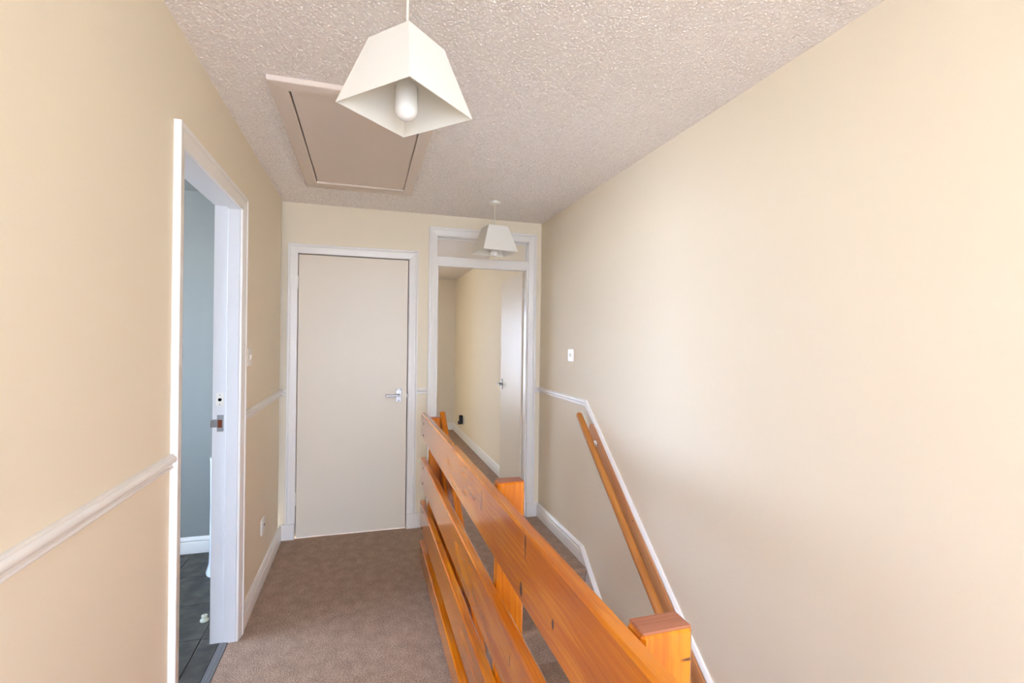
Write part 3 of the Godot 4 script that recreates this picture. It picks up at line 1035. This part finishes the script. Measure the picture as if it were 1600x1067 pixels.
# ==================================================================== pendants
func pendant(called: String, at: Vector3, turn: float, br: float, capsule: bool, label: String) -> void:
	var p := thing(called, label, "ceiling lamp", at, "", "square white pendant lamps")
	var st := mb()
	lathe(st, [Vector2(0.0001, -0.026), Vector2(0.010, -0.026), Vector2(0.014, -0.022), Vector2(0.034, -0.019), Vector2(0.042, -0.012), Vector2(0.043, 0.0), Vector2(0.0001, 0.0)], Vector3.ZERO, Vector3.UP, 32)
	obj("ceiling_rose", st, M.plastic, p)
	var yb := 2.003 - H
	var yt := yb + 0.176
	st = mb()
	lathe(st, [Vector2(0.0001, yt - 0.06), Vector2(0.0032, yt - 0.06), Vector2(0.0032, -0.024), Vector2(0.0001, -0.024)], Vector3.ZERO, Vector3.UP, 12)
	obj("cord", st, M.cord, p)
	st = mb()
	lathe(st, [Vector2(0.0001, yt - 0.105), Vector2(0.018, yt - 0.105), Vector2(0.019, yt - 0.07), Vector2(0.015, yt - 0.065), Vector2(0.013, yt - 0.045), Vector2(0.006, yt - 0.035), Vector2(0.0001, yt - 0.035)], Vector3.ZERO, Vector3.UP, 20)
	obj("lamp_holder", st, M.plastic, p)
	# bulb: a long capsule, or a round bulb
	st = mb()
	var pr := []
	var bot := -0.026 + yb
	if capsule:
		for k in 9: pr.append(Vector2(max(0.0001, br * sin(PI / 2 * k / 8.0)), bot + br - br * cos(PI / 2 * k / 8.0)))
		pr.append(Vector2(br, yt - 0.115)); pr.append(Vector2(br * 0.8, yt - 0.105)); pr.append(Vector2(0.0001, yt - 0.1))
	else:
		for k in 13: pr.append(Vector2(max(0.0001, br * sin(PI * 0.83 * k / 12.0)), bot + br - br * cos(PI * 0.83 * k / 12.0)))
		pr.append(Vector2(0.013, yt - 0.1)); pr.append(Vector2(0.0001, yt - 0.1))
	lathe(st, pr, Vector3.ZERO, Vector3.UP, 28)
	obj("bulb", st, M.bulb, p)
	# shade: four fabric panels, open above and below, 2 mm thick with a rolled hem
	var s := 0.248 / sqrt(2.0)
	var q := 0.137 / sqrt(2.0)
	st = mb()
	for k in 4:
		var a := turn + k * PI / 2
		var a2 := a + PI / 2
		var n: Vector3 = (ray(a + PI / 4) * 0.176 + Vector3(0, (0.248 - 0.137) / 2, 0)).normalized()
		var A: Vector3 = ray(a) * s + Vector3(0, yb, 0)
		var B: Vector3 = ray(a2) * s + Vector3(0, yb, 0)
		var C: Vector3 = ray(a2) * q + Vector3(0, yt, 0)
		var D: Vector3 = ray(a) * q + Vector3(0, yt, 0)
		quad(st, A, B, C, D, n)
		var i0 := 0.0022 * sqrt(2.0)
		var A2: Vector3 = A - ray(a) * i0
		var B2: Vector3 = B - ray(a2) * i0
		var C2: Vector3 = C - ray(a2) * i0
		var D2: Vector3 = D - ray(a) * i0
		quad(st, A2, B2, C2, D2, -n)
		quad(st, A, B, B2, A2, Vector3.DOWN)
		quad(st, D, C, C2, D2, Vector3.UP)
	var sh := obj("shade", st, M.shade, p)
	# wire carrier across the top opening
	st = mb()
	for k in 4:
		var a := turn + k * PI / 2
		var e := Vector3(sin(a), 0, cos(a)) * (q - 0.004)
		lathe(st, [Vector2(0.0001, 0), Vector2(0.0015, 0), Vector2(0.0015, (e + Vector3(0, 0.057, 0)).length()), Vector2(0.0001, (e + Vector3(0, 0.057, 0)).length())], Vector3(0, yt - 0.06, 0), e + Vector3(0, 0.057, 0), 8)
	lathe(st, [Vector2(0.014, yt - 0.063), Vector2(0.022, yt - 0.063), Vector2(0.022, yt - 0.060), Vector2(0.014, yt - 0.060), Vector2(0.014, yt - 0.063)], Vector3.ZERO, Vector3.UP, 20)
	obj("shade_carrier", st, M.wire, sh)

# ==================================================================== small fittings
func wall_plate(called: String, label: String, at: Vector3, out: Vector3, w: float, h: float) -> Node3D:
	var p := thing(called, label, "switch" if called == "light_switch" else "outlet", at)
	var along := Vector3.UP.cross(out)
	var b := Basis(along, Vector3.UP, out)
	var st := mb()
	cbox(st, Vector3(w, h, 0.010), 0.0025, Transform3D(b, out * 0.005))
	obj("plate", st, M.plastic, p)
	for s in [-1.0, 1.0]:
		st = mb()
		lathe(st, disc_profile(0.0035, 0.001, 0.0004), out * 0.010 + along * (s * (w / 2 - 0.012)), out, 12)
		obj("screw", st, M.metal, p)
	return p

func rocker(p: Node3D, out: Vector3) -> void:
	var along := Vector3.UP.cross(out)
	var b := Basis(along, Vector3.UP, out).rotated(along, 0.16)
	var st := mb()
	cbox(st, Vector3(0.014, 0.026, 0.010), 0.0015, Transform3D(b, out * 0.0115))
	obj("rocker", st, M.plastic, p)

func fittings() -> void:
	var R := Vector3(1, 0, 0)
	var L := Vector3(-1, 0, 0)
	rocker(wall_plate("light_switch", "white light switch on the left wall just past the bathroom doorway", V(XL, 1.307, 2.695), R, 0.086, 0.086), R)
	rocker(wall_plate("light_switch", "white light switch on the right wall above the dado rail", V(XR, 1.312, 3.07), L, 0.086, 0.086), L)
	var p := wall_plate("aerial_outlet", "white square outlet plate low on the left wall near the skirting", V(XL, 0.322, 3.09), R, 0.086, 0.086)
	var st := mb()
	lathe(st, disc_profile(0.0075, 0.006, 0.001), R * 0.010 + Vector3(0, 0.008, 0), R, 16)
	obj("aerial_socket", st, M.metal, p)
	# double socket in the far room with a black plug-in charger
	var s := wall_plate("wall_socket", "white socket plate low on the wall of the room beyond the doorway", V(XR, 0.262, 6.83), L, 0.146, 0.086)
	st = mb()
	cbox(st, Vector3(0.008, 0.016, 0.012), 0.001, Transform3D(Basis.IDENTITY, Vector3(-0.012, 0.02, 0.03)))
	obj("rocker", st, M.plastic, s)
	st = mb()
	cbox(st, Vector3(0.05, 0.125, 0.055), 0.008, Transform3D(Basis.IDENTITY, V(XR - 0.036, 0.275, 6.845)))
	cbox(st, Vector3(0.03, 0.05, 0.05), 0.008, Transform3D(Basis.IDENTITY, V(XR - 0.060, 0.235, 6.845)))
	tag(obj("plug_adapter", st, M.black), "black plug in adapter pushed into the far room socket", "plug")

func bathroom_things() -> void:
	# doorstop on the tiles
	var d := thing("doorstop", "small round cream doorstop on the slate tiles", "doorstop", V(-0.745, 0.0, 2.742))
	var st := mb()
	lathe(st, [Vector2(0.0001, 0), Vector2(0.019, 0), Vector2(0.019, 0.007), Vector2(0.014, 0.011), Vector2(0.012, 0.022), Vector2(0.014, 0.026), Vector2(0.012, 0.029), Vector2(0.0001, 0.030)], Vector3.ZERO, Vector3.UP, 24)
	obj("body", st, M.stopper, d)
	st = mb()
	lathe(st, disc_profile(0.004, 0.001, 0.0003), Vector3(0, 0.030, 0), Vector3.UP, 12)
	obj("screw", st, M.metal, d)
	# basin pedestal hidden behind the door jamb, its edge showing
	var b := thing("basin_pedestal", "white glazed pedestal with a flared foot beside the bathroom door jamb", "pedestal", V(-0.796, 0.0, 3.30))
	st = mb()
	lathe(st, [Vector2(0.0001, 0), Vector2(0.092, 0), Vector2(0.094, 0.012), Vector2(0.088, 0.03), Vector2(0.080, 0.06), Vector2(0.078, 0.12), Vector2(0.076, 0.40), Vector2(0.078, 0.66), Vector2(0.080, 0.69), Vector2(0.0001, 0.69)], Vector3.ZERO, Vector3.UP, 32)
	obj("column", st, M.porcelain, b)
